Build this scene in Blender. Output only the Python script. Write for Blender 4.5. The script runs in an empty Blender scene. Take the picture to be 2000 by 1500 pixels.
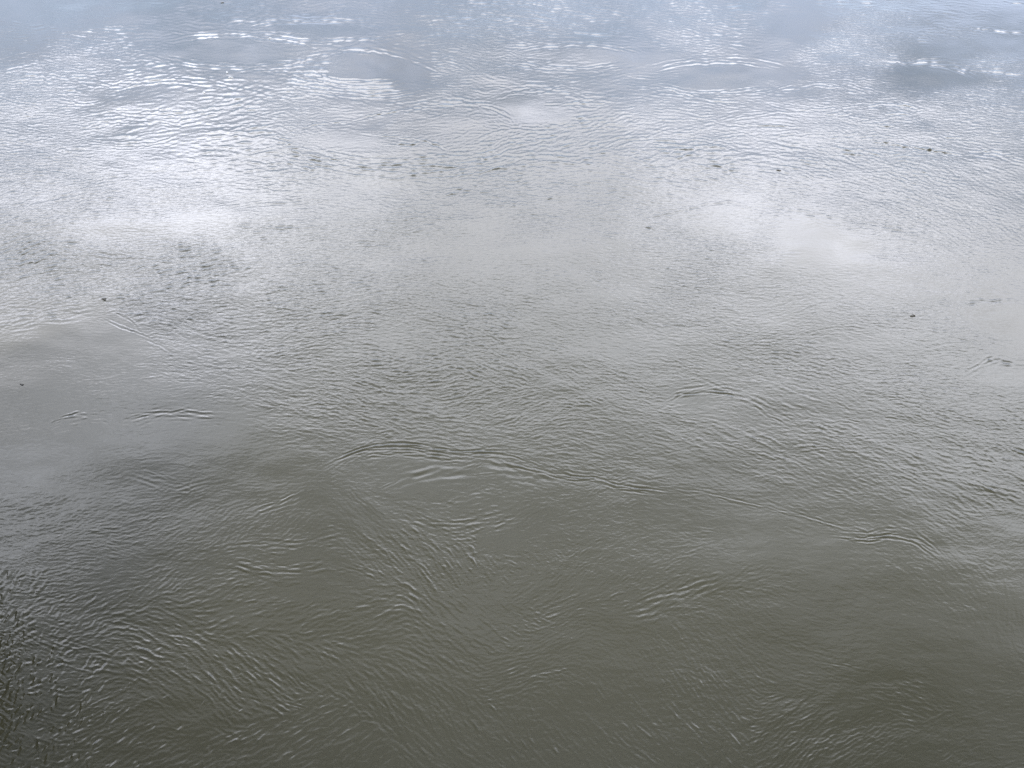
import bpy, bmesh, math
import numpy as np
from mathutils import Vector

scene = bpy.context.scene
R = math.radians

# ------------------------------------------------------------------ camera
CAM_H = 10.0            # metres above the river
PITCH = 35.0            # degrees below the horizon
LENS = 35.0             # 36 mm wide sensor
cam_data = bpy.data.cameras.new('camera')
cam_data.sensor_width = 36.0
cam_data.lens = LENS
cam_data.clip_start = 0.1
cam_data.clip_end = 20000.0
cam = bpy.data.objects.new('camera', cam_data)
cam.location = (0, 0, CAM_H)
cam.rotation_euler = (R(90 - PITCH), 0, 0)
scene.collection.objects.link(cam)
scene.camera = cam

# ------------------------------------------------------------------ sun + sky
SUN_EL, SUN_AZ = 40.0, 226.0      # azimuth clockwise from +Y (the way the camera looks): behind, to the left
SUN_STRENGTH = 2.0
SKY_STRENGTH = 0.15
EXPOSURE = 0.70
CLOUD_L = 4.5                     # radiance of the brightest cloud
LUM = [(0.0, 0.36), (0.15, 0.39), (0.20, 0.52), (0.27, 0.93), (0.33, 1.0), (0.39, 0.82), (0.46, 0.54), (0.6, 0.23), (1.0, 0.14)]
# clouds (+) and gaps (-): azimuth, elevation, half widths in degrees, cover, brightness
CLOUDS = [(-18, 25.5, 12, 3.2, 0.35, 0.42), (16, 25, 13, 2.8, 0.30, 0.40), (-27, 22.5, 9, 2.0, 0.30, 0.34), (-1, 25.5, 8, 4.0, 0.0, -0.20), (17, 20.5, 11, 1.8, 0.12, 0.15),
          (-31, 31.0, 10, 3.0, -0.03, -0.42), (-44, 54, 18, 10.0, 0.0, -0.65), (-31, 27.5, 7, 1.6, -0.05, -0.28), (25, 15.5, 9, 2.0, -0.10, -0.15), (-10, 14.0, 9, 1.4, -0.05, -0.08),  # the strong dark patch high at left is added to darken the near left water
          (-33, 38.5, 9, 2.2, 0.1, 0.40), (28, 30.5, 6, 1.6, 0.1, 0.22), (34, 50, 14, 6.0, -0.1, -0.2)]

sun_data = bpy.data.lights.new('sun', 'SUN')
sun_data.energy = SUN_STRENGTH
sun_data.angle = R(12)
sun_data.color = (1.0, 0.97, 0.93)
sun = bpy.data.objects.new('sun', sun_data)
sd = Vector((math.sin(R(SUN_AZ)) * math.cos(R(SUN_EL)), math.cos(R(SUN_AZ)) * math.cos(R(SUN_EL)), math.sin(R(SUN_EL))))
sun.rotation_euler = sd.to_track_quat('Z', 'Y').to_euler()
sun.location = sd * 200
scene.collection.objects.link(sun)

world = bpy.data.worlds.new('World')
scene.world = world
world.use_nodes = True
nt = world.node_tree
nt.nodes.clear()


class NB:
    """tiny node builder"""
    def __init__(self, tree):
        self.t = tree

    def n(self, kind, **kw):
        nd = self.t.nodes.new(kind)
        for k, v in kw.items():
            setattr(nd, k, v)
        return nd

    def link(self, a, b):
        self.t.links.new(a, b)

    def math(self, op, a, b=None, c=None, clamp=False):
        nd = self.n('ShaderNodeMath', operation=op, use_clamp=clamp)
        for i, v in enumerate((a, b, c)):
            if v is None:
                continue
            if hasattr(v, 'default_value') or hasattr(v, 'is_output'):
                self.link(v, nd.inputs[i])
            else:
                nd.inputs[i].default_value = v
        return nd.outputs[0]

    def ramp(self, x, pts, interp='EASE'):
        nd = self.n('ShaderNodeValToRGB')
        nd.color_ramp.interpolation = interp
        el = nd.color_ramp.elements
        while len(el) < len(pts):
            el.new(0.5)
        for e, (p, c) in zip(el, pts):
            e.position = p
            e.color = (c, c, c, 1) if isinstance(c, (int, float)) else (*c, 1)
        self.link(x, nd.inputs[0])
        return nd.outputs[0]

    def mix(self, f, a, b):
        nd = self.n('ShaderNodeMix', data_type='RGBA')
        for s, v in ((nd.inputs[0], f), (nd.inputs[6], a), (nd.inputs[7], b)):
            if hasattr(v, 'is_output'):
                self.link(v, s)
            else:
                s.default_value = v if isinstance(v, float) else (*v, 1)
        return nd.outputs[2]

    def noise(self, vec, scale, detail=5, rough=0.55, dist=0.0, dims='3D'):
        nd = self.n('ShaderNodeTexNoise', noise_dimensions=dims)
        nd.inputs['Scale'].default_value = scale
        nd.inputs['Detail'].default_value = detail
        nd.inputs['Roughness'].default_value = rough
        nd.inputs['Distortion'].default_value = dist
        if vec is not None:
            self.link(vec, nd.inputs['Vector'])
        return nd.outputs['Fac']


w = NB(nt)
out = w.n('ShaderNodeOutputWorld')
bg = w.n('ShaderNodeBackground')
bg.inputs['Strength'].default_value = SKY_STRENGTH
w.link(bg.outputs[0], out.inputs[0])
sky = w.n('ShaderNodeTexSky', sky_type='NISHITA')
sky.sun_disc = False
sky.sun_elevation = R(SUN_EL)
sky.sun_rotation = R(SUN_AZ)
sky.air_density = 1.0
sky.dust_density = 0.4
sky.ozone_density = 2.0
tc = w.n('ShaderNodeTexCoord')
sep = w.n('ShaderNodeSeparateXYZ')
w.link(tc.outputs['Generated'], sep.inputs[0])
X, Y, Z = sep.outputs
elev = w.math('MULTIPLY', w.math('ARCSINE', Z), 180 / math.pi)        # degrees above the horizon
zc = w.math('MAXIMUM', Z, 0.03)
inv = w.math('DIVIDE', 1.0, w.math('ADD', zc, 0.10))
comb = w.n('ShaderNodeCombineXYZ')
w.link(w.math('MULTIPLY', X, inv), comb.inputs[0])
w.link(w.math('MULTIPLY', Y, inv), comb.inputs[1])
comb.inputs[2].default_value = 3.7
deck = comb.outputs[0]                     # the cloud layer seen in plan
n1 = w.noise(deck, 0.85, 6, 0.55, 0.3)
n2 = w.noise(deck, 2.6, 5, 0.6, 0.2)
azim = w.math('MULTIPLY', w.math('ARCTAN2', X, Y), 180 / math.pi)     # degrees to the right of straight ahead


def lobe(az, el, raz, rel):
    """soft patch of sky, for one cloud, one gap between clouds or the added dark patch"""
    a_ = w.math('DIVIDE', w.math('SUBTRACT', azim, az), raz)
    e_ = w.math('DIVIDE', w.math('SUBTRACT', elev, el), rel)
    q = w.math('ADD', w.math('MULTIPLY', a_, a_), w.math('MULTIPLY', e_, e_))
    return w.math('EXPONENT', w.math('MULTIPLY', q, -1.0))


dens = w.math('ADD', w.math('MULTIPLY', n1, 0.7), w.math('MULTIPLY', n2, 0.3))
e01 = w.math('DIVIDE', elev, 90.0, clamp=True)
# broken low down, a closed bank above it, thinner overhead
bank = w.ramp(e01, [(0.0, 0.16), (0.15, 0.13), (0.20, 0.17), (0.27, 0.30), (0.36, 0.30), (0.5, 0.16), (1.0, 0.14)])
cover = w.math('ADD', w.math('SUBTRACT', dens, 0.42), bank)
for az, el, raz, rel, k, _m in CLOUDS:
    cover = w.math('ADD', cover, w.math('MULTIPLY', lobe(az, el, raz, rel), k))
alpha = w.math('MULTIPLY_ADD', cover, 2.2, 0.12, clamp=True)
# the sunlit bank ahead is far brighter than the grey bases overhead
lum = w.ramp(e01, LUM)
front = w.math('MULTIPLY_ADD', w.math('DIVIDE', Y, w.math('SQRT', w.math('ADD', w.math('MULTIPLY', X, X), w.math('ADD', w.math('MULTIPLY', Y, Y), 1e-4)))), 0.5, 0.5)
front = w.math('POWER', front, 1.2)
lum = w.math('ADD', w.math('MULTIPLY', w.math('SUBTRACT', lum, 0.14), front), 0.14)
n3 = w.noise(deck, 8.0, 4, 0.6, 0.4)
shade = w.math('ADD', w.math('MULTIPLY_ADD', n2, 1.0, -0.1), w.math('MULTIPLY', n3, 1.1))
for az, el, raz, rel, _k, k in CLOUDS:
    shade = w.math('MULTIPLY', shade, w.math('MULTIPLY_ADD', lobe(az, el, raz, rel), k, 1.0))
lumv = w.math('MULTIPLY', w.math('MULTIPLY', lum, shade), CLOUD_L / SKY_STRENGTH)
ccol = w.n('ShaderNodeCombineXYZ')
for i in range(3):
    w.link(lumv, ccol.inputs[i])
# far clouds low down are seen through more blue air
tint = w.ramp(e01, [(0.0, (0.76, 0.89, 1.22)), (0.16, (0.80, 0.90, 1.20)), (0.24, (0.92, 0.95, 1.10)), (0.30, (0.95, 0.965, 1.06)), (0.36, (0.925, 0.965, 1.09)), (1.0, (0.92, 0.965, 1.09))], 'LINEAR')
tin = w.n('ShaderNodeMix', data_type='RGBA', blend_type='MULTIPLY')
tin.inputs[0].default_value = 1.0
w.link(ccol.outputs[0], tin.inputs[6])
w.link(tint, tin.inputs[7])
skycol = w.mix(alpha, sky.outputs[0], tin.outputs[2])
w.link(skycol, bg.inputs['Color'])

vs = scene.view_settings
scene.display_settings.display_device = 'sRGB'
vs.view_transform = 'Standard'
vs.look = 'None'
vs.exposure = EXPOSURE
vs.gamma = 1.0
vs.use_curve_mapping = False
scene.cycles.use_denoising = False

# ------------------------------------------------------------------ where a spot of the photograph lies on the river plane
F = 2000 * LENS / 36.0
CP, SP = math.cos(R(PITCH)), math.sin(R(PITCH))


def plane(px, py):
    u = (np.asarray(px, float) - 1000) / F
    v = (np.asarray(py, float) - 750) / F
    t = CAM_H / (SP + v * CP)
    return u * t, t * (CP - v * SP), t


# ------------------------------------------------------------------ river: a real, finely meshed surface with its waves in the mesh
SX, SY = 1.75, 1.36
gx = np.concatenate([np.arange(-230, -20, 4.0), np.arange(-20, 2020, SX), np.arange(2020, 2231, 4.0)])
gy = np.arange(-30, 1566, SY)
NX, NY = len(gx), len(gy)
GX, GY = np.meshgrid(gx, gy)
WX, WY, T = plane(GX, GY)
row_t = T[:, 0]
MX = row_t / F                                   # metres per step sideways
MY = np.abs(np.gradient(WY[:, 0], gy))           # metres per step away
rng = np.random.default_rng(11)

# how the ripples run: place, crest direction (degrees, falling to the right), spacing, steepness
CTRL = """
100,20,2,9,12 150,120,10,8,50 350,60,3,10,12 450,130,3,12,15 620,60,0,10,8 760,20,2,8,34 830,75,0,8,36
1000,60,5,8,46 1150,40,5,8,50 1300,50,5,7,50 1450,20,8,8,46 1550,40,5,8,12 1700,40,10,7,66 1850,50,8,8,32 1950,70,3,6,12
1850,110,5,8,9 1600,100,5,7,60 1750,115,8,7,66 1830,150,5,8,2 1780,140,5,8,3 1880,160,5,8,4 1930,130,3,6,56 1650,150,5,7,40 1480,140,0,10,8 1380,150,-5,10,12
1250,110,0,9,15 1100,110,0,9,20 900,110,20,8,42 860,140,10,8,50 720,130,0,10,4 690,122,0,10,5 760,135,0,10,5 620,140,-5,12,30 650,165,10,12,34
50,90,-3,8,30 50,200,8,8,60 120,250,8,8,60 200,170,5,10,30 330,170,-8,14,22 400,200,-8,14,28 450,260,-8,14,28 300,250,-10,12,28
600,215,0,8,50 560,260,10,8,50 700,270,0,9,16 650,280,0,9,14 760,275,0,7,56 870,250,0,10,28 920,270,-15,10,32 940,230,5,8,32
1050,230,5,12,6 1030,200,5,12,6 1000,290,-12,12,46 1150,270,-18,12,52 1250,260,-10,11,46 1080,310,0,13,52 850,340,0,13,50
1300,220,5,8,50 1400,250,0,9,50 1450,190,8,9,38 1600,190,8,7,40 1600,250,6,8,54 1750,250,8,8,62 1900,200,8,7,48 1900,260,8,8,52 1800,290,5,9,64
1650,310,20,11,50 1800,350,22,11,52 1950,380,22,10,52 1500,310,5,12,40 1350,310,-5,12,50
100,320,5,9,50 250,330,3,9,30 400,310,0,13,28 550,330,3,12,40
100,420,-15,10,55 50,480,-20,11,75 200,480,30,10,50 300,400,3,9,34 450,420,0,8,28 500,470,-12,9,50 430,510,-15,12,64 650,400,5,8,40 800,380,0,10,50 700,480,5,8,62
900,420,-8,9,52 1000,460,0,7,62 1150,400,0,9,50 1300,360,10,10,40 1400,430,5,8,16 1550,460,3,9,4 1680,480,3,9,5 1620,470,3,9,4 1700,420,15,8,62 1850,430,25,10,50 1950,470,30,10,52
1500,370,15,10,40 1280,470,0,7,62 1450,510,5,8,60 1800,500,8,8,48
100,560,-15,10,72 250,540,-20,10,62 100,610,-10,12,50 150,670,0,9,5 100,650,0,9,5 220,660,-20,8,8 350,640,20,11,70 300,590,-10,10,70 500,560,20,11,70 450,640,0,12,80
600,600,0,10,80 550,680,-15,11,80 700,560,-10,9,70 800,640,10,10,80 900,570,20,9,70 1000,630,25,10,70 1100,570,15,9,70 1200,620,15,9,70 1300,560,10,8,70 1400,640,15,9,70
1550,600,-25,8,60 1650,560,10,8,50 1750,630,12,9,50 1900,560,15,9,60 1900,650,10,9,50 1970,640,5,10,10 1940,610,5,10,12
60,740,0,8,9 120,700,5,7,26 250,740,-20,9,26 400,720,15,11,60 300,820,-10,12,16 180,860,-10,10,8 420,830,5,12,12 500,760,15,12,60 650,740,20,12,90 750,800,20,12,100
620,840,10,13,50 850,720,-10,11,100 950,780,-20,11,100 900,850,10,12,70 1000,720,25,11,100 1060,800,-20,11,90 1150,740,20,11,90 1250,800,20,11,80 1380,785,-10,10,24
1450,790,25,11,60 1550,780,20,12,60 1650,800,15,10,70 1800,740,10,8,80 1900,780,12,8,80 1950,720,10,10,24 1350,720,15,10,80 1500,720,10,9,80
1600,850,12,14,80 1700,840,15,12,50 1800,850,15,11,80 1950,850,20,12,90 1350,860,20,13,60 1450,880,20,13,60 1150,870,15,11,70
80,920,-10,14,5 200,960,-15,12,26 100,1020,-15,12,50 300,900,-5,12,16 350,960,-20,12,30 450,940,-10,12,18 540,910,0,12,18 600,960,-30,12,24 550,1020,-45,12,40 430,1040,-40,12,40
300,1040,-25,11,50 700,900,-40,10,52 760,930,-35,11,18 850,930,5,14,8 820,945,5,14,8 700,970,50,12,42 860,1010,20,13,42 950,960,10,13,30 900,980,-10,12,30 1050,960,10,12,30
1050,1010,-20,11,40 1150,910,15,11,60 1200,990,-45,10,45 1300,920,10,12,50 1300,1010,15,11,18 1450,930,20,12,60 1450,1050,0,9,12 1550,960,25,13,60 1650,930,28,13,70
1800,920,25,14,80 1950,950,25,13,90 1850,1000,30,13,60 1650,1020,20,12,40 1950,1050,-50,11,35 1600,1080,20,10,14 1750,1080,20,11,30 1850,1080,35,11,30
100,1100,-8,11,60 30,1080,45,9,50 220,1100,20,11,60 300,1150,-35,14,70 500,1090,15,12,70 400,1100,-15,12,50 600,1090,-20,13,40 700,1080,45,14,80 620,1130,0,14,28
800,1080,45,15,80 850,1120,55,15,90 950,1110,60,14,80 1000,1060,20,12,26 1080,1080,50,11,60 1150,1120,-45,11,60 1200,1060,-30,11,50 1300,1130,-30,13,50 1420,1110,-30,13,40
1250,1180,-35,13,70 1050,1160,-30,12,70
100,1170,0,11,60 80,1230,30,12,50 200,1200,-30,15,60 150,1300,15,14,50 300,1250,25,18,80 350,1220,20,16,70 450,1200,-25,17,50 600,1200,-22,18,36 750,1220,-25,18,36
900,1200,40,17,60 850,1260,35,16,50 1000,1230,45,14,80 1100,1250,-30,11,70 1180,1220,20,12,60 1300,1250,55,13,60 1450,1200,45,11,40 1600,1200,20,10,18 1750,1150,30,11,26
1850,1150,40,13,24 1950,1180,80,12,18 1700,1250,30,11,12 1880,1260,60,12,12
60,1380,30,14,34 200,1390,-30,15,40 400,1300,40,18,80 480,1330,45,19,110 560,1360,42,18,110 430,1380,48,18,105 350,1370,35,16,60 600,1300,40,18,50 700,1330,45,18,50
650,1400,-30,18,40 750,1360,50,19,60 550,1440,-35,20,40 400,1450,-35,18,30 250,1460,-35,16,30 850,1330,40,18,60 900,1400,55,17,50 1000,1330,-15,13,70 1050,1300,-20,13,70
1020,1390,75,14,60 1100,1360,50,16,40 1250,1330,60,15,60 1350,1350,60,15,70 1450,1300,55,14,50 1550,1320,15,12,28 1650,1340,20,13,28 1250,1450,50,17,70 1150,1430,55,16,50
1400,1420,50,16,70 1550,1400,-30,14,80 1550,1460,-40,14,70 1700,1430,-35,13,60 1750,1380,20,13,50 1850,1460,-40,14,40 1950,1400,0,14,18 1850,1330,40,12,12
700,1460,-40,20,30 900,1480,45,18,40 1050,1480,55,17,40
"""
C = np.array([[float(v) for v in s.split(',')] for s in CTRL.split()])

cgx = np.linspace(gx[0], gx[-1], 190)
cgy = np.linspace(gy[0], gy[-1], 150)


def smooth_noise(nx, ny, cells_x, cells_y, octaves, seed):
    """value noise on an nx by ny lattice, about -1..1"""
    r = np.random.default_rng(seed)
    o = np.zeros((ny, nx))
    a, tot = 1.0, 0.0
    for k in range(octaves):
        cx, cy = int(cells_x * 2 ** k) + 3, int(cells_y * 2 ** k) + 3
        g = r.uniform(-1, 1, (cy, cx))
        xs = np.linspace(0, cx - 2.001, nx)
        ys = np.linspace(0, cy - 2.001, ny)
        ix, iy = xs.astype(int), ys.astype(int)
        fx, fy = xs - ix, ys - iy
        fx, fy = fx * fx * (3 - 2 * fx), fy * fy * (3 - 2 * fy)
        g00, g10 = g[np.ix_(iy, ix)], g[np.ix_(iy, ix + 1)]
        g01, g11 = g[np.ix_(iy + 1, ix)], g[np.ix_(iy + 1, ix + 1)]
        top = g00 + (g10 - g00) * fx
        bot = g01 + (g11 - g01) * fx
        o += a * (top + (bot - top) * fy[:, None])
        tot += a
        a *= 0.55
    return o / tot * 1.6


def control_fields():
    QX, QY = np.meshgrid(cgx, cgy)
    # let the regions interlock instead of meeting in straight lines
    QXw = QX + 40 * smooth_noise(190, 150, 9, 12, 3, 1)
    QYw = QY + 16 * smooth_noise(190, 150, 9, 14, 3, 2)
    c2, s2, lam, slp, ws = (np.zeros_like(QX) for _ in range(5))
    for px, py, an, la, sl in C:
        sy = 1.9 - 1.0 * min(max(py / 1500, 0), 1)      # the far water is foreshortened
        d2 = ((QXw - px) / 1.0) ** 2 + ((QYw - py) * sy) ** 2 + 60
        wgt = 1.0 / d2 ** 1.9
        c2 += wgt * math.cos(R(2 * an))
        s2 += wgt * math.sin(R(2 * an))
        lam += wgt * la
        slp += wgt * sl
        ws += wgt
    return 0.5 * np.arctan2(s2, c2), lam / ws, slp / ws / 1000.0


A_F, L_F, S_F = control_fields()
A_C2, A_S2 = np.cos(2 * A_F), np.sin(2 * A_F)


def pick(field, px, py):
    fx = np.clip((px - cgx[0]) / (cgx[1] - cgx[0]), 0, len(cgx) - 1.001)
    fy = np.clip((py - cgy[0]) / (cgy[1] - cgy[0]), 0, len(cgy) - 1.001)
    ix, iy = fx.astype(int), fy.astype(int)
    fx, fy = fx - ix, fy - iy
    return ((field[iy, ix] * (1 - fx) + field[iy, ix + 1] * fx) * (1 - fy)
            + (field[iy + 1, ix] * (1 - fx) + field[iy + 1, ix + 1] * fx) * fy)


PATCH = smooth_noise(190, 150, 16, 26, 4, 5)          # gusts and upwellings inside the regions


def gain(py):
    """steepness by distance"""
    return np.interp(py, [0, 200, 450, 700, 1000, 1500], GAIN)


GAIN = [1.0, 1.0, 1.0, 1.0, 1.0, 1.0]
H = np.zeros((NY, NX), np.float64)


def ripples(n, seed, lam_k, slope_k, jitter, along, across, patchy, lam_min=3.4, uniform=0.0, mid=(1, 1, 1, 1, 1, 1)):
    """short-crested wave packets, each with a crest direction, spacing and steepness of its own"""
    r = np.random.default_rng(seed)
    cx = r.uniform(gx[0] - 10, gx[-1] + 10, n)
    cy = r.uniform(gy[0] - 10, gy[-1] + 10, n)
    an = 0.5 * np.arctan2(pick(A_S2, cx, cy), pick(A_C2, cx, cy)) + np.radians(r.normal(0, jitter, n))
    lam = np.maximum(pick(L_F, cx, cy) * lam_k * np.exp(r.normal(0, 0.22, n)), lam_min)
    base = pick(S_F, cx, cy)
    slope = (base * (1 - uniform) + 0.05 * uniform) * slope_k * gain(cy)
    slope = slope * np.interp(cy, [0, 300, 450, 700, 850, 1500], mid)
    slope = slope * np.clip(1 + patchy * pick(PATCH, cx, cy), 0.05, 3) * np.exp(r.normal(0, 0.35, n))
    ph = r.uniform(0, 2 * math.pi, n)
    mx = np.interp(cy, gy, MX)
    my = np.interp(cy, gy, MY)
    ca, sa = np.cos(an), np.sin(an)
    kx, ky = -sa / lam, ca / lam                       # cycles per step
    kw = 2 * math.pi * np.sqrt((kx / mx) ** 2 + (ky / my) ** 2)
    amp = slope / kw
    sl_, sc_ = along * lam, across * lam
    ex = 2.3 * np.sqrt((sl_ * ca) ** 2 + (sc_ * sa) ** 2)
    ey = 2.3 * np.sqrt((sl_ * sa) ** 2 + (sc_ * ca) ** 2)
    x0, x1 = np.searchsorted(gx, cx - ex), np.searchsorted(gx, cx + ex)
    y0, y1 = np.searchsorted(gy, cy - ey), np.searchsorted(gy, cy + ey)
    for i in range(n):
        if x1[i] <= x0[i] or y1[i] <= y0[i]:
            continue
        dx = gx[x0[i]:x1[i]] - cx[i]
        dy = (gy[y0[i]:y1[i]] - cy[i])[:, None]
        u = dx * ca[i] + dy * sa[i]
        v = dy * ca[i] - dx * sa[i]
        H[y0[i]:y1[i], x0[i]:x1[i]] += amp[i] * np.exp(-0.5 * ((u / sl_[i]) ** 2 + (v / sc_[i]) ** 2)) * np.cos(2 * math.pi * v / lam[i] + ph[i])


ripples(110000, 21, 0.56, 0.56, 11, 1.15, 0.75, 0.6, lam_min=4.2, mid=(1.7, 1.4, 1.0, 0.72, 0.62, 0.74))
ripples(80000, 22, 0.42, 0.34, 15, 1.5, 0.7, 0.6, lam_min=3.6, mid=(1.7, 2.0, 1.7, 1.6, 1.1, 1.0))
ripples(14000, 23, 1.05, 0.12, 14, 1.3, 0.8, 0.9)
ripples(3000, 25, 2.6, 0.08, 18, 1.3, 0.8, 0.8)
ripples(20000, 24, 0.6, 0.14, 60, 1.0, 0.7, 0.5, lam_min=4.0, uniform=0.3)
# sharper crests, flatter troughs
_k = 2 * math.pi / (np.maximum(pick(L_F, GX.ravel(), GY.ravel()).reshape(GX.shape), 4) * MY[:, None])
H = H + 4.0 * _k * H * H

# upwellings: patches of smooth water that push the ripples aside
BOILS = """720,130,105,26,.10 1835,152,88,28,.06 150,672,150,36,.10 670,276,90,20,.3 1050,215,90,34,.2 1400,150,115,26,.2
1610,470,130,28,.12 1390,440,80,18,.3 110,920,125,45,.15 360,860,120,32,.3 850,942,90,30,.2 1975,640,60,25,.2 620,62,140,22,.2
1890,95,110,25,.2 470,100,160,30,.25 100,20,170,28,.25 1385,787,55,16,.25 1565,780,45,12,.3 1550,40,60,15,.25 1500,1080,150,46,.35
1750,1265,170,60,.3 620,1150,120,30,.4 1000,1060,80,25,.4 480,905,80,28,.3 1965,722,50,22,.3 80,745,90,26,.4 1330,1010,80,22,.4
330,190,120,30,.5 560,60,90,20,.3 1250,115,120,22,.4 1880,1310,110,50,.5 1020,20,60,10,.5"""
bw1, bw2 = smooth_noise(NX, NY, 30, 44, 5, 91), smooth_noise(NX, NY, 30, 44, 5, 92)
for bl in BOILS.split():
    bx, by, brx, bry, bk = (float(v) for v in bl.split(','))
    y0, y1 = np.searchsorted(gy, (by - 2.2 * bry, by + 2.2 * bry))
    x0, x1 = np.searchsorted(gx, (bx - 2.2 * brx, bx + 2.2 * brx))
    sl = (slice(y0, y1), slice(x0, x1))
    q = np.hypot((GX[sl] - bx) / brx + 0.6 * bw1[sl], (GY[sl] - by) / bry + 0.6 * bw2[sl])
    inside = np.clip((1.12 - q) / 0.26, 0, 1)
    inside = inside * inside * (3 - 2 * inside)
    rimr = np.exp(-((q - 1.3) / 0.18) ** 2)
    H[sl] *= (1 - (1 - bk) * inside) * (1 + 0.35 * rimr)

# slow heave of the current
for cells, sl, sd_ in ((7, 0.010, 31), (18, 0.012, 32), (40, 0.010, 33)):
    nz = smooth_noise(NX, NY, cells, int(cells * 1.5), 2, sd_)
    lam_px = 1500.0 / cells
    H += nz * sl * lam_px * MY[:, None] / 4.0



# ------------------------------------------------------------------ boil rims, creases and rings
_cr = np.random.default_rng(404)


def packet(x, y, an, lam, slope, along, across, phase):
    """one wave packet; phase 0 puts its steepest face, turned to the camera, in the middle"""
    my, mx = np.interp(y, gy, MY), np.interp(y, gy, MX)
    ca, sa = math.cos(an), math.sin(an)
    kw = 2 * math.pi * math.hypot(sa / lam / mx, ca / lam / my)
    sl_, sc_ = along * lam, across * lam
    ex = 2.3 * math.hypot(sl_ * ca, sc_ * sa)
    ey = 2.3 * math.hypot(sl_ * sa, sc_ * ca)
    x0, x1 = np.searchsorted(gx, (x - ex, x + ex))
    y0, y1 = np.searchsorted(gy, (y - ey, y + ey))
    if x1 <= x0 or y1 <= y0:
        return
    dx = gx[x0:x1] - x
    dy = (gy[y0:y1] - y)[:, None]
    u = dx * ca + dy * sa
    v = dy * ca - dx * sa
    H[y0:y1, x0:x1] -= slope / kw * np.exp(-0.5 * ((u / sl_) ** 2 + (v / sc_) ** 2)) * np.sin(2 * math.pi * v / lam + phase)


def crease(pts, slope, width, lam=0.0, trail=0.0, side=1, firm=0.0):
    """where two pieces of water meet: a broken line of short steep wavelets, with a few crests running beside it"""
    pts = [tuple(p) for p in pts]
    if pts[0][0] > pts[-1][0]:
        pts = pts[::-1]
    pts = np.array(pts, float)
    for _ in range(2):
        q = [pts[0]]
        for p0, p1 in zip(pts[:-1], pts[1:]):
            q += [p0 * 0.75 + p1 * 0.25, p0 * 0.25 + p1 * 0.75]
        q.append(pts[-1])
        pts = np.array(q)
    seg = np.hypot(*np.diff(pts, axis=0).T)
    cum = np.concatenate([[0], np.cumsum(seg)])
    L = cum[-1]
    far = slope > 0.13 and pts[0, 1] < 330
    n = max(int(L / 4.0), 2)
    lam0 = max(width * 1.05, 4.4)
    burst = np.interp(np.linspace(0, 1, n), np.linspace(0, 1, max(n // 6, 3)), _cr.uniform(0.15, 1.25, max(n // 6, 3)))
    burst = burst * (1 - firm) + firm
    for k in range(n):
        t = (k + _cr.uniform()) / n
        x = np.interp(t * L, cum, pts[:, 0])
        y = np.interp(t * L, cum, pts[:, 1])
        x2 = np.interp(min(t * L + 6, L), cum, pts[:, 0])
        y2 = np.interp(min(t * L + 6, L), cum, pts[:, 1])
        x1 = np.interp(max(t * L - 6, 0), cum, pts[:, 0])
        y1 = np.interp(max(t * L - 6, 0), cum, pts[:, 1])
        an = math.atan2(y2 - y1, x2 - x1)
        fade = min(1, min(t, 1 - t) * 6 + 0.25)
        sg = 1.0 if slope > 0 else -1.0
        s_ = abs(slope) * fade * burst[k] * ((1.3 if pts[0, 1] < 160 else 2.1) if far else 1.7)
        off = _cr.normal(0, (0.34 - 0.28 * firm) * width)
        packet(x - off * math.sin(an), y + off * math.cos(an), an + _cr.normal(0, 0.14 - 0.09 * firm), lam0 * _cr.uniform(0.75, 1.25),
               s_ * 0.8 * _cr.uniform(0.3 + 0.3 * firm, 1.3 - 0.2 * firm), _cr.uniform(0.7, 1.6) * (1 + firm), 0.45, 0.0 if sg > 0 else math.pi)
        if lam > 0 and k % 2 == 0:
            off = abs(_cr.normal(0, trail * 0.7)) * side + _cr.normal(0, 2)
            packet(x - off * math.sin(an), y + off * math.cos(an), an + _cr.normal(0, 0.12), lam * _cr.uniform(0.65, 1.05),
                   abs(slope) * fade * 0.75, _cr.uniform(1.0, 2.2), 0.7, _cr.uniform(0, 6.28))


def arc(cx, cy, rx, ry, a0, a1, n=14, wob=0.0, seed=0):
    r = np.random.default_rng(seed)
    a = np.radians(np.linspace(a0, a1, n))
    k = 1 + wob * r.normal(0, 1, n)
    return [(cx + rx * k[i] * math.cos(a[i]), cy + ry * k[i] * math.sin(a[i])) for i in range(n)]


# the long rim across the middle of the near water
crease([(636, 908), (690, 884), (740, 873), (800, 872), (860, 885), (900, 890), (950, 882), (1000, 888), (1060, 912)], 0.15, 5, 8, 14, 1, firm=0.6)
crease([(650, 900), (700, 878), (745, 867), (800, 866), (860, 879), (905, 884), (955, 876)], -0.20, 5, firm=0.5)
crease([(790, 882), (830, 886), (862, 892)], -0.18, 7)
crease([(700, 893), (760, 885), (820, 890), (870, 897), (930, 893)], 0.12, 6)
crease([(980, 905), (1060, 924), (1110, 938), (1165, 938), (1205, 955), (1270, 963)], 0.12, 5, 8, 12, -1, firm=0.5)
crease([(1060, 918), (1115, 932), (1165, 933), (1210, 950), (1300, 960)], -0.20, 5, firm=0.6)
crease([(1240, 955), (1340, 958), (1450, 985), (1550, 1008), (1640, 1030)], 0.07, 4.5, 8, 10, -1, firm=0.15)
crease([(1340, 954), (1450, 980), (1550, 1003), (1660, 1036)], -0.14, 4.6, firm=0.35)
crease([(1640, 1050), (1700, 1058), (1740, 1047), (1790, 1060), (1830, 1092)], 0.18, 5, 8, 14, -1, firm=0.5)
crease([(1690, 1052), (1742, 1043), (1800, 1056)], -0.16, 5, firm=0.5)
crease([(960, 900), (1010, 920), (1080, 940)], 0.05, 12)
crease([(790, 940), (840, 925), (900, 925)], 0.05, 14)
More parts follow.
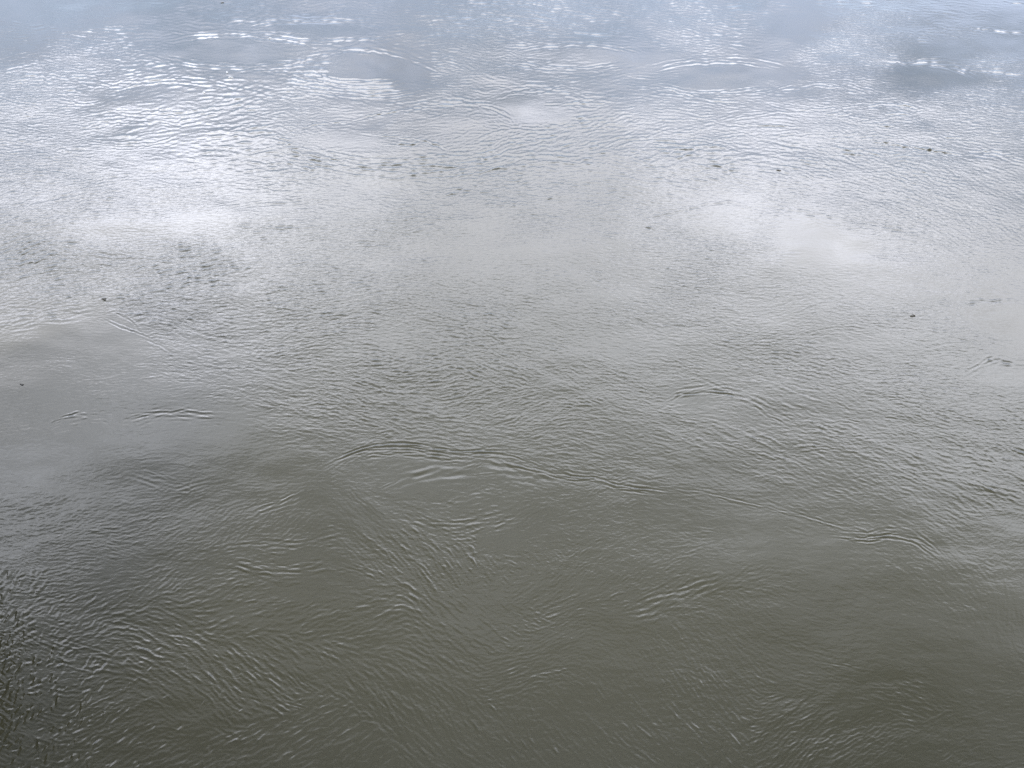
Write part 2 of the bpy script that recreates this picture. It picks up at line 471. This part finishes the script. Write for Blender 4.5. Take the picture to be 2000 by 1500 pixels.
crease([(900, 925), (935, 928), (975, 925)], 0.10, 4)
crease([(750, 952), (768, 945), (782, 935)], 0.16, 4)
crease([(500, 992), (540, 982), (580, 962)], 0.15, 4, 9, 8)
crease([(690, 960), (705, 975), (722, 990)], 0.08, 5, 9, 10)
crease([(800, 1000), (850, 1018), (900, 1020), (960, 1005), (1010, 1000)], 0.10, 5, 11, 12)
crease([(860, 1045), (920, 1040), (985, 1018), (1040, 1000)], 0.08, 5, 10, 10)
crease([(460, 1090), (520, 1105), (600, 1105), (640, 1095)], 0.10, 5, 11, 14)
crease([(420, 1062), (500, 1062), (600, 1052), (680, 1040)], 0.07, 5, 10, 12)
# left
crease([(88, 832), (120, 815), (160, 806), (215, 812)], 0.11, 5, 8, 14, firm=0.2)
crease([(240, 818), (300, 806), (350, 800), (430, 814)], 0.09, 6, 9, 16, firm=0.2)
crease([(230, 612), (255, 622), (268, 638), (283, 656)], 0.30, 4, firm=0.5)
crease([(216, 630), (245, 640), (283, 654)], 0.30, 4, firm=0.5)
crease([(283, 658), (330, 688), (345, 692)], -0.12, 6)
crease([(0, 640), (50, 622), (120, 605), (165, 602)], 0.06, 5, 9, 14)
crease([(270, 535), (350, 527), (440, 515), (530, 510)], 0.07, 6, 8, 18)
crease([(280, 920), (330, 935), (390, 950), (350, 965)], 0.08, 5, 10, 10)
crease([(0, 508), (60, 500), (130, 470), (190, 490), (240, 500)], 0.07, 6, 10, 14)
crease([(0, 140), (40, 132), (80, 122)], 0.14, 3)
crease([(160, 228), (200, 220), (250, 212)], 0.16, 4)
crease([(190, 350), (260, 340), (330, 332)], 0.10, 5)
# first ring
crease([(520, 155), (560, 132), (620, 106), (700, 94), (780, 108), (840, 130), (905, 152)], 0.035, 6, 8, 9, -1)
crease([(700, 100), (740, 100), (800, 115), (850, 133)], 0.20, 3)
for k in range(5):
    crease(arc(715, 128, 115 + 22 * k, 30 + 8 * k, 165 - 6 * k, 70 - 2 * k, wob=0.02, seed=k), -0.12 + 0.012 * k, 4.5, firm=0.7)
crease([(560, 172), (640, 158), (720, 165), (800, 160)], 0.05, 6)
# second ring
crease([(535, 278), (570, 255), (640, 240), (700, 238)], 0.14, 3.5, firm=0.2)
crease([(690, 236), (740, 222), (800, 216)], 0.15, 3)
crease([(800, 212), (860, 206), (940, 206), (990, 225), (1005, 250)], 0.13, 4, 8, 9, -1, firm=0.5)
crease([(700, 260), (760, 268), (830, 275), (880, 292)], 0.20, 4)
crease([(775, 282), (800, 284), (815, 283)], 0.35, 2.6)
crease([(830, 275), (850, 283), (865, 288)], 0.35, 2.8)
for k in range(4):
    crease(arc(800, 262, 205 + 22 * k, 50 + 12 * k, 160, 20, wob=0.012, seed=20 + k), -0.075, 5, firm=0.5)
for k in range(4):
    crease(arc(850, 255, 60 + 36 * k, 14 + 8 * k, 60, -40, wob=0.02, seed=30 + k), -0.09, 4)
crease([(1005, 240), (1000, 268), (940, 292), (880, 300)], 0.09, 4, 8, 8)
crease([(540, 285), (600, 305), (680, 315), (760, 325), (840, 318)], 0.09, 5, 9, 10, firm=0.5)
# fainter upwellings of the far water
for k, (ex_, ey_, rx_, ry_) in enumerate([(1400, 150, 125, 28), (1050, 214, 95, 34), (470, 100, 150, 28), (330, 192, 120, 28), (1610, 192, 90, 20),
                                          (1300, 302, 120, 26), (250, 262, 90, 20), (1120, 110, 110, 20), (620, 60, 120, 18), (1500, 245, 80, 18),
                                          (120, 180, 110, 24), (950, 400, 120, 24), (560, 420, 110, 24)]):
    for q in range(3):
        f_ = 1.0 + 0.2 * q
        a0_ = (k * 47) % 120 - 60
        crease(arc(ex_, ey_, rx_ * f_, ry_ * f_, 200 + a0_ * 0.3, 345 + a0_ * 0.3, wob=0.025, seed=100 + 3 * k + q), 0.075 - 0.015 * q, 4.5, firm=0.35)
        crease(arc(ex_, ey_, rx_ * f_, ry_ * f_, 170 + a0_ * 0.3, 25 + a0_ * 0.3, wob=0.025, seed=200 + 3 * k + q), -0.075 + 0.015 * q, 4.5, firm=0.35)
# far right
crease([(1720, 118), (1750, 120), (1765, 124)], 0.34, 3)
crease([(1735, 108), (1748, 112), (1756, 110)], 0.30, 3)
crease([(1740, 134), (1790, 118), (1840, 130), (1890, 140), (1910, 155)], 0.10, 4, 7, 8, -1)
crease([(1780, 118), (1812, 122)], 0.22, 3)
crease([(1860, 135), (1930, 140), (2000, 147)], 0.22, 3)
crease([(1700, 208), (1740, 203), (1785, 208), (1797, 218), (1785, 220)], 0.28, 2.8)
crease([(1735, 222), (1778, 224)], 0.26, 2.6)
crease([(1612, 223), (1640, 228), (1660, 222)], 0.24, 3)
crease([(1635, 235), (1680, 244), (1740, 248), (1770, 246)], 0.26, 3)
crease([(1635, 260), (1660, 266), (1720, 264)], 0.20, 3.2)
crease([(1700, 278), (1760, 284), (1820, 292), (1850, 300), (1880, 303)], 0.32, 4)
crease([(1690, 272), (1730, 277), (1780, 287)], 0.18, 3)
crease([(1840, 265), (1870, 272), (1918, 280)], 0.32, 4)
crease([(1900, 290), (1960, 300), (2000, 312)], 0.18, 4, 8, 10)
crease([(1900, 55), (1960, 62), (2000, 64)], 0.18, 3)
crease([(1960, 5), (2000, 8)], 0.25, 3)
crease([(1300, 172), (1340, 184), (1380, 196), (1440, 202)], 0.16, 3.5)
crease([(1060, 204), (1130, 204), (1200, 203)], 0.13, 3)
crease([(1420, 244), (1500, 246), (1570, 250)], 0.15, 3)
crease([(1100, 62), (1240, 72), (1260, 74)], 0.10, 3)
for k in range(6):
    crease([(990, 262 + 11 * k), (1080, 260 + 11 * k), (1150, 238 + 13 * k), (1230, 222 + 13 * k), (1320, 220 + 14 * k)], -0.045, 4.5)
for k in range(5):
    crease([(1480, 295 + 15 * k), (1600, 298 + 15 * k), (1720, 320 + 16 * k), (1860, 365 + 17 * k), (1990, 420 + 17 * k)], -0.04, 5)
# bright middle water
crease([(1040, 392), (1100, 386), (1170, 388), (1290, 402)], 0.16, 4)
crease([(1245, 430), (1300, 420), (1340, 408), (1395, 396), (1450, 398), (1480, 415), (1500, 432)], 0.11, 4.6, firm=0.25)
crease([(1262, 447), (1280, 449)], 0.35, 4)
crease([(1480, 402), (1560, 410), (1640, 430), (1720, 440), (1800, 448)], 0.07, 5, 7, 14)
crease([(1400, 480), (1440, 492), (1500, 498), (1570, 500)], 0.06, 5, 7, 12)
crease([(690, 470), (750, 472), (790, 478)], 0.07, 5, 7, 12)
crease([(780, 512), (840, 508), (900, 504), (930, 508)], 0.09, 4.5)
crease([(840, 372), (900, 372), (990, 370)], 0.09, 5)
crease([(1440, 660), (1500, 640), (1560, 610), (1600, 590)], 0.03, 6)
crease([(1420, 690), (1520, 655), (1640, 648)], 0.03, 6)
crease([(880, 590), (940, 598), (1010, 590)], 0.04, 6, 7, 12)
crease([(880, 655), (960, 665), (1040, 660)], 0.05, 6, 7, 12)
crease([(1880, 595), (1930, 585), (2000, 590)], 0.09, 6)
crease([(1890, 720), (1930, 700), (2000, 702)], 0.13, 5, 9, 10)
crease([(1880, 755), (1930, 770), (2000, 785)], 0.06, 6, 7, 12)
# eddies right of the middle
crease(arc(1380, 787, 72, 22, 200, 330, wob=0.03, seed=40), 0.14, 5, 9, 12, -1, firm=0.6)
crease(arc(1375, 790, 55, 14, 20, 160, wob=0.03, seed=41), -0.06, 5)
crease([(1430, 772), (1470, 790), (1510, 812), (1540, 830)], 0.12, 5, 10, 14, -1)
crease([(1510, 775), (1560, 768), (1610, 785)], -0.05, 8)
crease([(1600, 772), (1640, 790), (1665, 805)], 0.10, 5)
crease([(1625, 826), (1650, 820), (1690, 826)], 0.24, 4)
crease([(1690, 806), (1760, 820), (1830, 830)], 0.10, 5)
for k in range(4):
    crease([(1560, 838 + 10 * k), (1640, 852 + 9 * k), (1720, 856 + 9 * k)], -0.09, 4.5)
crease([(1975, 880), (2000, 890)], -0.2, 8)
# near water
crease([(1240, 1185), (1290, 1165), (1340, 1150), (1400, 1130)], 0.10, 6, 12, 16)
crease([(1600, 1290), (1650, 1300), (1690, 1310)], 0.10, 5)
crease([(1005, 1340), (1050, 1315), (1110, 1305)], 0.08, 5, 10, 10)
crease([(1010, 1370), (1012, 1400), (1030, 1425)], 0.10, 4, 9, 10)
crease([(1210, 1440), (1250, 1465), (1290, 1485)], 0.10, 5, 12, 12)
crease([(1010, 1350), (1090, 1320)], 0.06, 5)
for k, (x, y) in enumerate([(545, 1315), (575, 1330), (520, 1345), (480, 1352), (455, 1345), (605, 1340), (425, 1360), (560, 1365)]):
    crease([(x - 22, y - 20), (x - 8, y - 4), (x + 12, y + 10), (x + 34, y + 20)], 0.15, 6)

# short steep wavelets set beside the added pier, whose faces mirror its dark stone
for k in range(560):
    y = 1110 + _cr.uniform(0, 1) ** 0.8 * 440
    x = abs(_cr.normal(0, 60 + 0.45 * (y - 1100))) - 30
    packet(x, y, R(-48 + _cr.normal(0, 18)), _cr.uniform(8, 15), 0.40 * _cr.uniform(0, 1) ** 1.5 + 0.05, _cr.uniform(0.25, 0.5), 0.30, math.pi if k % 3 else 0)

# fade the relief out at the rim of the mesh, where the wide outer sheet takes over
ed = np.minimum.reduce([(GX - gx[0]) / 120, (gx[-1] - GX) / 120, (GY - gy[0]) / 20 + 0.0, (gy[-1] - GY) / 40])
ed = np.clip(ed, 0, 1)
ed = ed * ed * (3 - 2 * ed)
H *= ed

verts = np.stack([WX, WY, H], -1).reshape(-1, 3)
idx = np.arange(NX * NY).reshape(NY, NX)
quads = np.stack([idx[1:, :-1], idx[1:, 1:], idx[:-1, 1:], idx[:-1, :-1]], -1).reshape(-1, 4)
# outer rings: the rim of the fine mesh carried outward to the horizon
loop = np.concatenate([idx[0, :], idx[1:, -1], idx[-1, -2::-1], idx[-2:0:-1, 0]])[::1]
sub = loop
ctr = np.array([0.0, 12.0, 0.0])
prev = sub
vlist, qlist = [verts], [quads]
off = len(verts)
for sc in (1.06, 1.2, 1.6, 3.0, 10.0, 60.0, 400.0):
    ring = ctr + (verts[sub] - ctr) * sc
    ring[:, 2] = 0
    cur = np.arange(off, off + len(ring))
    off += len(ring)
    vlist.append(ring)
    qlist.append(np.stack([prev, cur, np.roll(cur, -1), np.roll(prev, -1)], -1))
    prev = cur
V = np.concatenate(vlist).astype(np.float32)
Q = np.concatenate(qlist).astype(np.int32)
me = bpy.data.meshes.new('river')
me.vertices.add(len(V))
me.vertices.foreach_set('co', V.ravel())
me.loops.add(Q.size)
me.loops.foreach_set('vertex_index', Q.ravel())
me.polygons.add(len(Q))
me.polygons.foreach_set('loop_start', np.arange(0, Q.size, 4, dtype=np.int32))
me.polygons.foreach_set('use_smooth', np.ones(len(Q), bool))
me.update(calc_edges=True)
chop = np.zeros(len(V), np.float32)                    # how ruffled the skin is below the size of the mesh
ruff = pick(S_F, GX.ravel(), GY.ravel()) * np.clip(1 + 0.5 * pick(PATCH, GX.ravel(), GY.ravel()), 0.1, 2)
chop[:NX * NY] = np.clip(ruff / 0.07, 0, 1.2) * np.interp(GY.ravel(), [0, 250, 450, 750, 1000, 1500], [0.6, 0.7, 0.95, 0.8, 0.5, 0.42])
chop[NX * NY:] = 0.7
at = me.attributes.new('chop', 'FLOAT', 'POINT')
at.data.foreach_set('value', chop)
rim = np.ones(len(V), np.float32)
rim[:NX * NY] = 1 - ed.ravel()
at = me.attributes.new('rim', 'FLOAT', 'POINT')
at.data.foreach_set('value', rim)

mat = bpy.data.materials.new('silty_river_water')
mat.use_nodes = True
m = NB(mat.node_tree)
bs = mat.node_tree.nodes['Principled BSDF']
geo = m.n('ShaderNodeNewGeometry')
ca_ = m.n('ShaderNodeAttribute', attribute_name='chop')
ra_ = m.n('ShaderNodeAttribute', attribute_name='rim')
silt = m.noise(geo.outputs['Position'], 0.09, 4, 0.5, 0.6)
bs.inputs['IOR'].default_value = 1.333
m.link(m.mix(m.ramp(silt, [(0.35, 0.0), (0.65, 1.0)]), (0.0380, 0.0355, 0.0195), (0.0470, 0.0445, 0.0265)), bs.inputs['Base Color'])
m.link(m.math('MULTIPLY_ADD', ca_.outputs['Fac'], 0.03, 0.025), bs.inputs['Roughness'])
stretch = m.n('ShaderNodeVectorMath', operation='MULTIPLY')
stretch.inputs[1].default_value = (0.55, 1.0, 1.0)      # crests lie across the current
m.link(geo.outputs['Position'], stretch.inputs[0])
fine = m.noise(stretch.outputs[0], 13.0, 3, 0.55, 0.4)
bump = m.n('ShaderNodeBump')
bump.inputs['Distance'].default_value = 0.03
m.link(fine, bump.inputs['Height'])
m.link(m.math('ADD', m.math('MULTIPLY_ADD', ca_.outputs['Fac'], 0.30, 0.04), m.math('MULTIPLY', ra_.outputs['Fac'], 0.35)), bump.inputs['Strength'])
m.link(bump.outputs[0], bs.inputs['Normal'])
me.materials.append(mat)
river = bpy.data.objects.new('river', me)
river['kind'] = 'structure'
river['label'] = 'silty grey-green river with eddies, boils and fine ripples'
scene.collection.objects.link(river)


# ------------------------------------------------------------------ the bridge the picture is taken from (out of view; its pier is added and shaped to shade and darken the near left water)
def plain(name, rgb, rough=0.85, scale=3.0):
    mt = bpy.data.materials.new(name)
    mt.use_nodes = True
    b = NB(mt.node_tree)
    p = mt.node_tree.nodes['Principled BSDF']
    g = b.n('ShaderNodeNewGeometry')
    nz = b.noise(g.outputs['Position'], scale, 6, 0.6, 0.4)
    b.link(b.mix(b.ramp(nz, [(0.3, 0.0), (0.7, 1.0)]), tuple(c * 0.7 for c in rgb), rgb), p.inputs['Base Color'])
    p.inputs['Roughness'].default_value = rough
    bp = b.n('ShaderNodeBump')
    bp.inputs['Strength'].default_value = 0.4
    bp.inputs['Distance'].default_value = 0.02
    b.link(nz, bp.inputs['Height'])
    b.link(bp.outputs[0], p.inputs['Normal'])
    return mt


def prism(name, foot, z0, z1, mt, parent, bevel=0.06):
    bm = bmesh.new()
    lo = [bm.verts.new((x, y, z0)) for x, y in foot]
    hi = [bm.verts.new((x, y, z1)) for x, y in foot]
    bm.faces.new(lo[::-1])
    bm.faces.new(hi)
    for i in range(len(foot)):
        j = (i + 1) % len(foot)
        bm.faces.new((lo[i], lo[j], hi[j], hi[i]))
    bmesh.ops.bevel(bm, geom=bm.edges[:], offset=bevel, segments=2, affect='EDGES', profile=0.6)
    ms = bpy.data.meshes.new(name)
    bm.to_mesh(ms)
    bm.free()
    ms.materials.append(mt)
    o = bpy.data.objects.new(name, ms)
    o.parent = parent
    scene.collection.objects.link(o)
    return o


concrete = plain('weathered_concrete', (0.23, 0.22, 0.20))
dark_stone = plain('wet_dark_stone', (0.075, 0.066, 0.052), 0.7)
bridge = bpy.data.objects.new('bridge', None)
bridge['label'] = 'concrete road bridge over the river, out of view, with one dark stone pier added to shade the near left water'
bridge['category'] = 'bridge'
bridge.location = (0, 0, 0)
scene.collection.objects.link(bridge)
prism('deck', [(-80, -9.0), (80, -9.0), (80, -0.45), (-80, -0.45)], 7.2, 8.3, concrete, bridge)
prism('parapet', [(-80, -0.75), (80, -0.75), (80, -0.50), (-80, -0.50)], 8.303, 9.35, concrete, bridge, 0.03)
prism('parapet', [(-80, -8.95), (80, -8.95), (80, -8.70), (-80, -8.70)], 8.303, 9.35, concrete, bridge, 0.03)
pier = prism('pier', [(-13.0, -9.6), (-9.2, -9.6), (-9.2, 11.0), (-11.1, 13.6), (-13.0, 11.0)], -3.0, 4.7, dark_stone, bridge, 0.08)  # unseen pier, placed and sized to shade and mirror in the near left water
cap = prism('pier_cap', [(-13.3, -9.9), (-8.9, -9.9), (-8.9, 11.1), (-11.1, 14.0), (-13.3, 11.1)], 4.703, 5.1, dark_stone, pier, 0.08)
shaft = prism('pier_shaft', [(-12.8, -8.6), (-9.7, -8.6), (-9.7, -0.9), (-12.8, -0.9)], 5.103, 7.197, concrete, pier, 0.05)


# ------------------------------------------------------------------ small things adrift
bark = plain('sodden_bark', (0.05, 0.044, 0.028), 0.6, 60.0)
foam_m = plain('foam', (0.80, 0.80, 0.78), 0.5, 80.0)


def height_at(x, y):
    return float(H[min(np.searchsorted(gy, y), NY - 1), min(np.searchsorted(gx, x), NX - 1)])


def clump(name, px, py, size, seed, label, mt, cat, group=None, twigs=3, blobs=5, flat=0.35):
    """a sodden tangle: lumpy scraps and bent twigs lying in the surface"""
    r = np.random.default_rng(seed)
    bm = bmesh.new()
    for k in range(blobs):
        g = bmesh.ops.create_icosphere(bm, subdivisions=2, radius=1.0)
        sx, sy = r.uniform(0.22, 0.42) * size, r.uniform(0.14, 0.28) * size
        a_ = r.uniform(0, 3.14)
        ox, oy = r.normal(0, 0.28) * size, r.normal(0, 0.16) * size
        for v in g['verts']:
            j = 1 + 0.22 * math.sin(5 * v.co.x + k) * math.cos(4 * v.co.y + 2 * k)
            x_, y_ = v.co.x * sx * j, v.co.y * sy * j
            v.co = (ox + x_ * math.cos(a_) - y_ * math.sin(a_), oy + x_ * math.sin(a_) + y_ * math.cos(a_), v.co.z * size * flat * 0.35 * j)
    for k in range(twigs):
        a_ = r.uniform(0, 6.28)
        p = Vector((0, 0, 0.01))
        rad = 0.035 * size
        prev_ring = None
        for q in range(5):
            ring = [bm.verts.new(p + Vector((math.cos(t) * rad * -math.sin(a_), math.cos(t) * rad * math.cos(a_), math.sin(t) * rad))) for t in np.arange(6) * math.pi / 3]
            if prev_ring:
                for i in range(6):
                    bm.faces.new((prev_ring[i], prev_ring[(i + 1) % 6], ring[(i + 1) % 6], ring[i]))
            prev_ring = ring
            a_ += r.normal(0, 0.3)
            p = p + Vector((math.cos(a_), math.sin(a_), r.uniform(-0.05, 0.16))) * size * 0.17
            rad *= 0.8
        bm.faces.new(prev_ring)
    bmesh.ops.recalc_face_normals(bm, faces=bm.faces[:])
    ms = bpy.data.meshes.new(name)
    bm.to_mesh(ms)
    bm.free()
    for p_ in ms.polygons:
        p_.use_smooth = True
    ms.materials.append(mt)
    o = bpy.data.objects.new(name, ms)
    x, y, _t = plane(px, py)
    o.location = (float(x), float(y), height_at(px, py) + 0.004)
    o['label'] = label
    o['category'] = cat
    if group:
        o['group'] = group
    scene.collection.objects.link(o)
    return o


G = 'dark scraps adrift on the river'
clump('driftwood_scrap', 204, 584, 0.094, 1, 'dark olive clump of debris adrift above the V-shaped crease at left', bark, 'debris', G)
clump('driftwood_scrap', 44, 752, 0.061, 2, 'small blackish scrap adrift near the left edge on smooth blue-grey water', bark, 'debris', G, 1, 4)
clump('driftwood_scrap', 1521, 333, 0.086, 4, 'small dark scrap adrift above the pale glare right of centre', bark, 'debris', G, 2, 4)
clump('driftwood_scrap', 434, 6, 0.115, 5, 'dark speck of debris adrift at the top edge, left of centre', bark, 'debris', G, 1, 4)
clump('driftwood_scrap', 1785, 617, 0.094, 7, 'dark clump of debris adrift at far right, level with the middle of the picture', bark, 'debris', G, 3, 5)
for k, (fx, fy, lb) in enumerate([
        (445, 143, 'upper of two adjoining tiny white foam flecks at upper left'),
        (527, 75, 'tiny white foam fleck farthest off, near the top edge left of centre'),
        (400, 183, 'lone tiny white foam fleck nearest the camera at upper left'),
        (449, 153, 'lower of two adjoining tiny white foam flecks at upper left')]):
    clump('foam_fleck', fx, fy, 0.08, 50 + k, lb, foam_m, 'foam', 'foam flecks at upper left', 0, 6, 0.8)
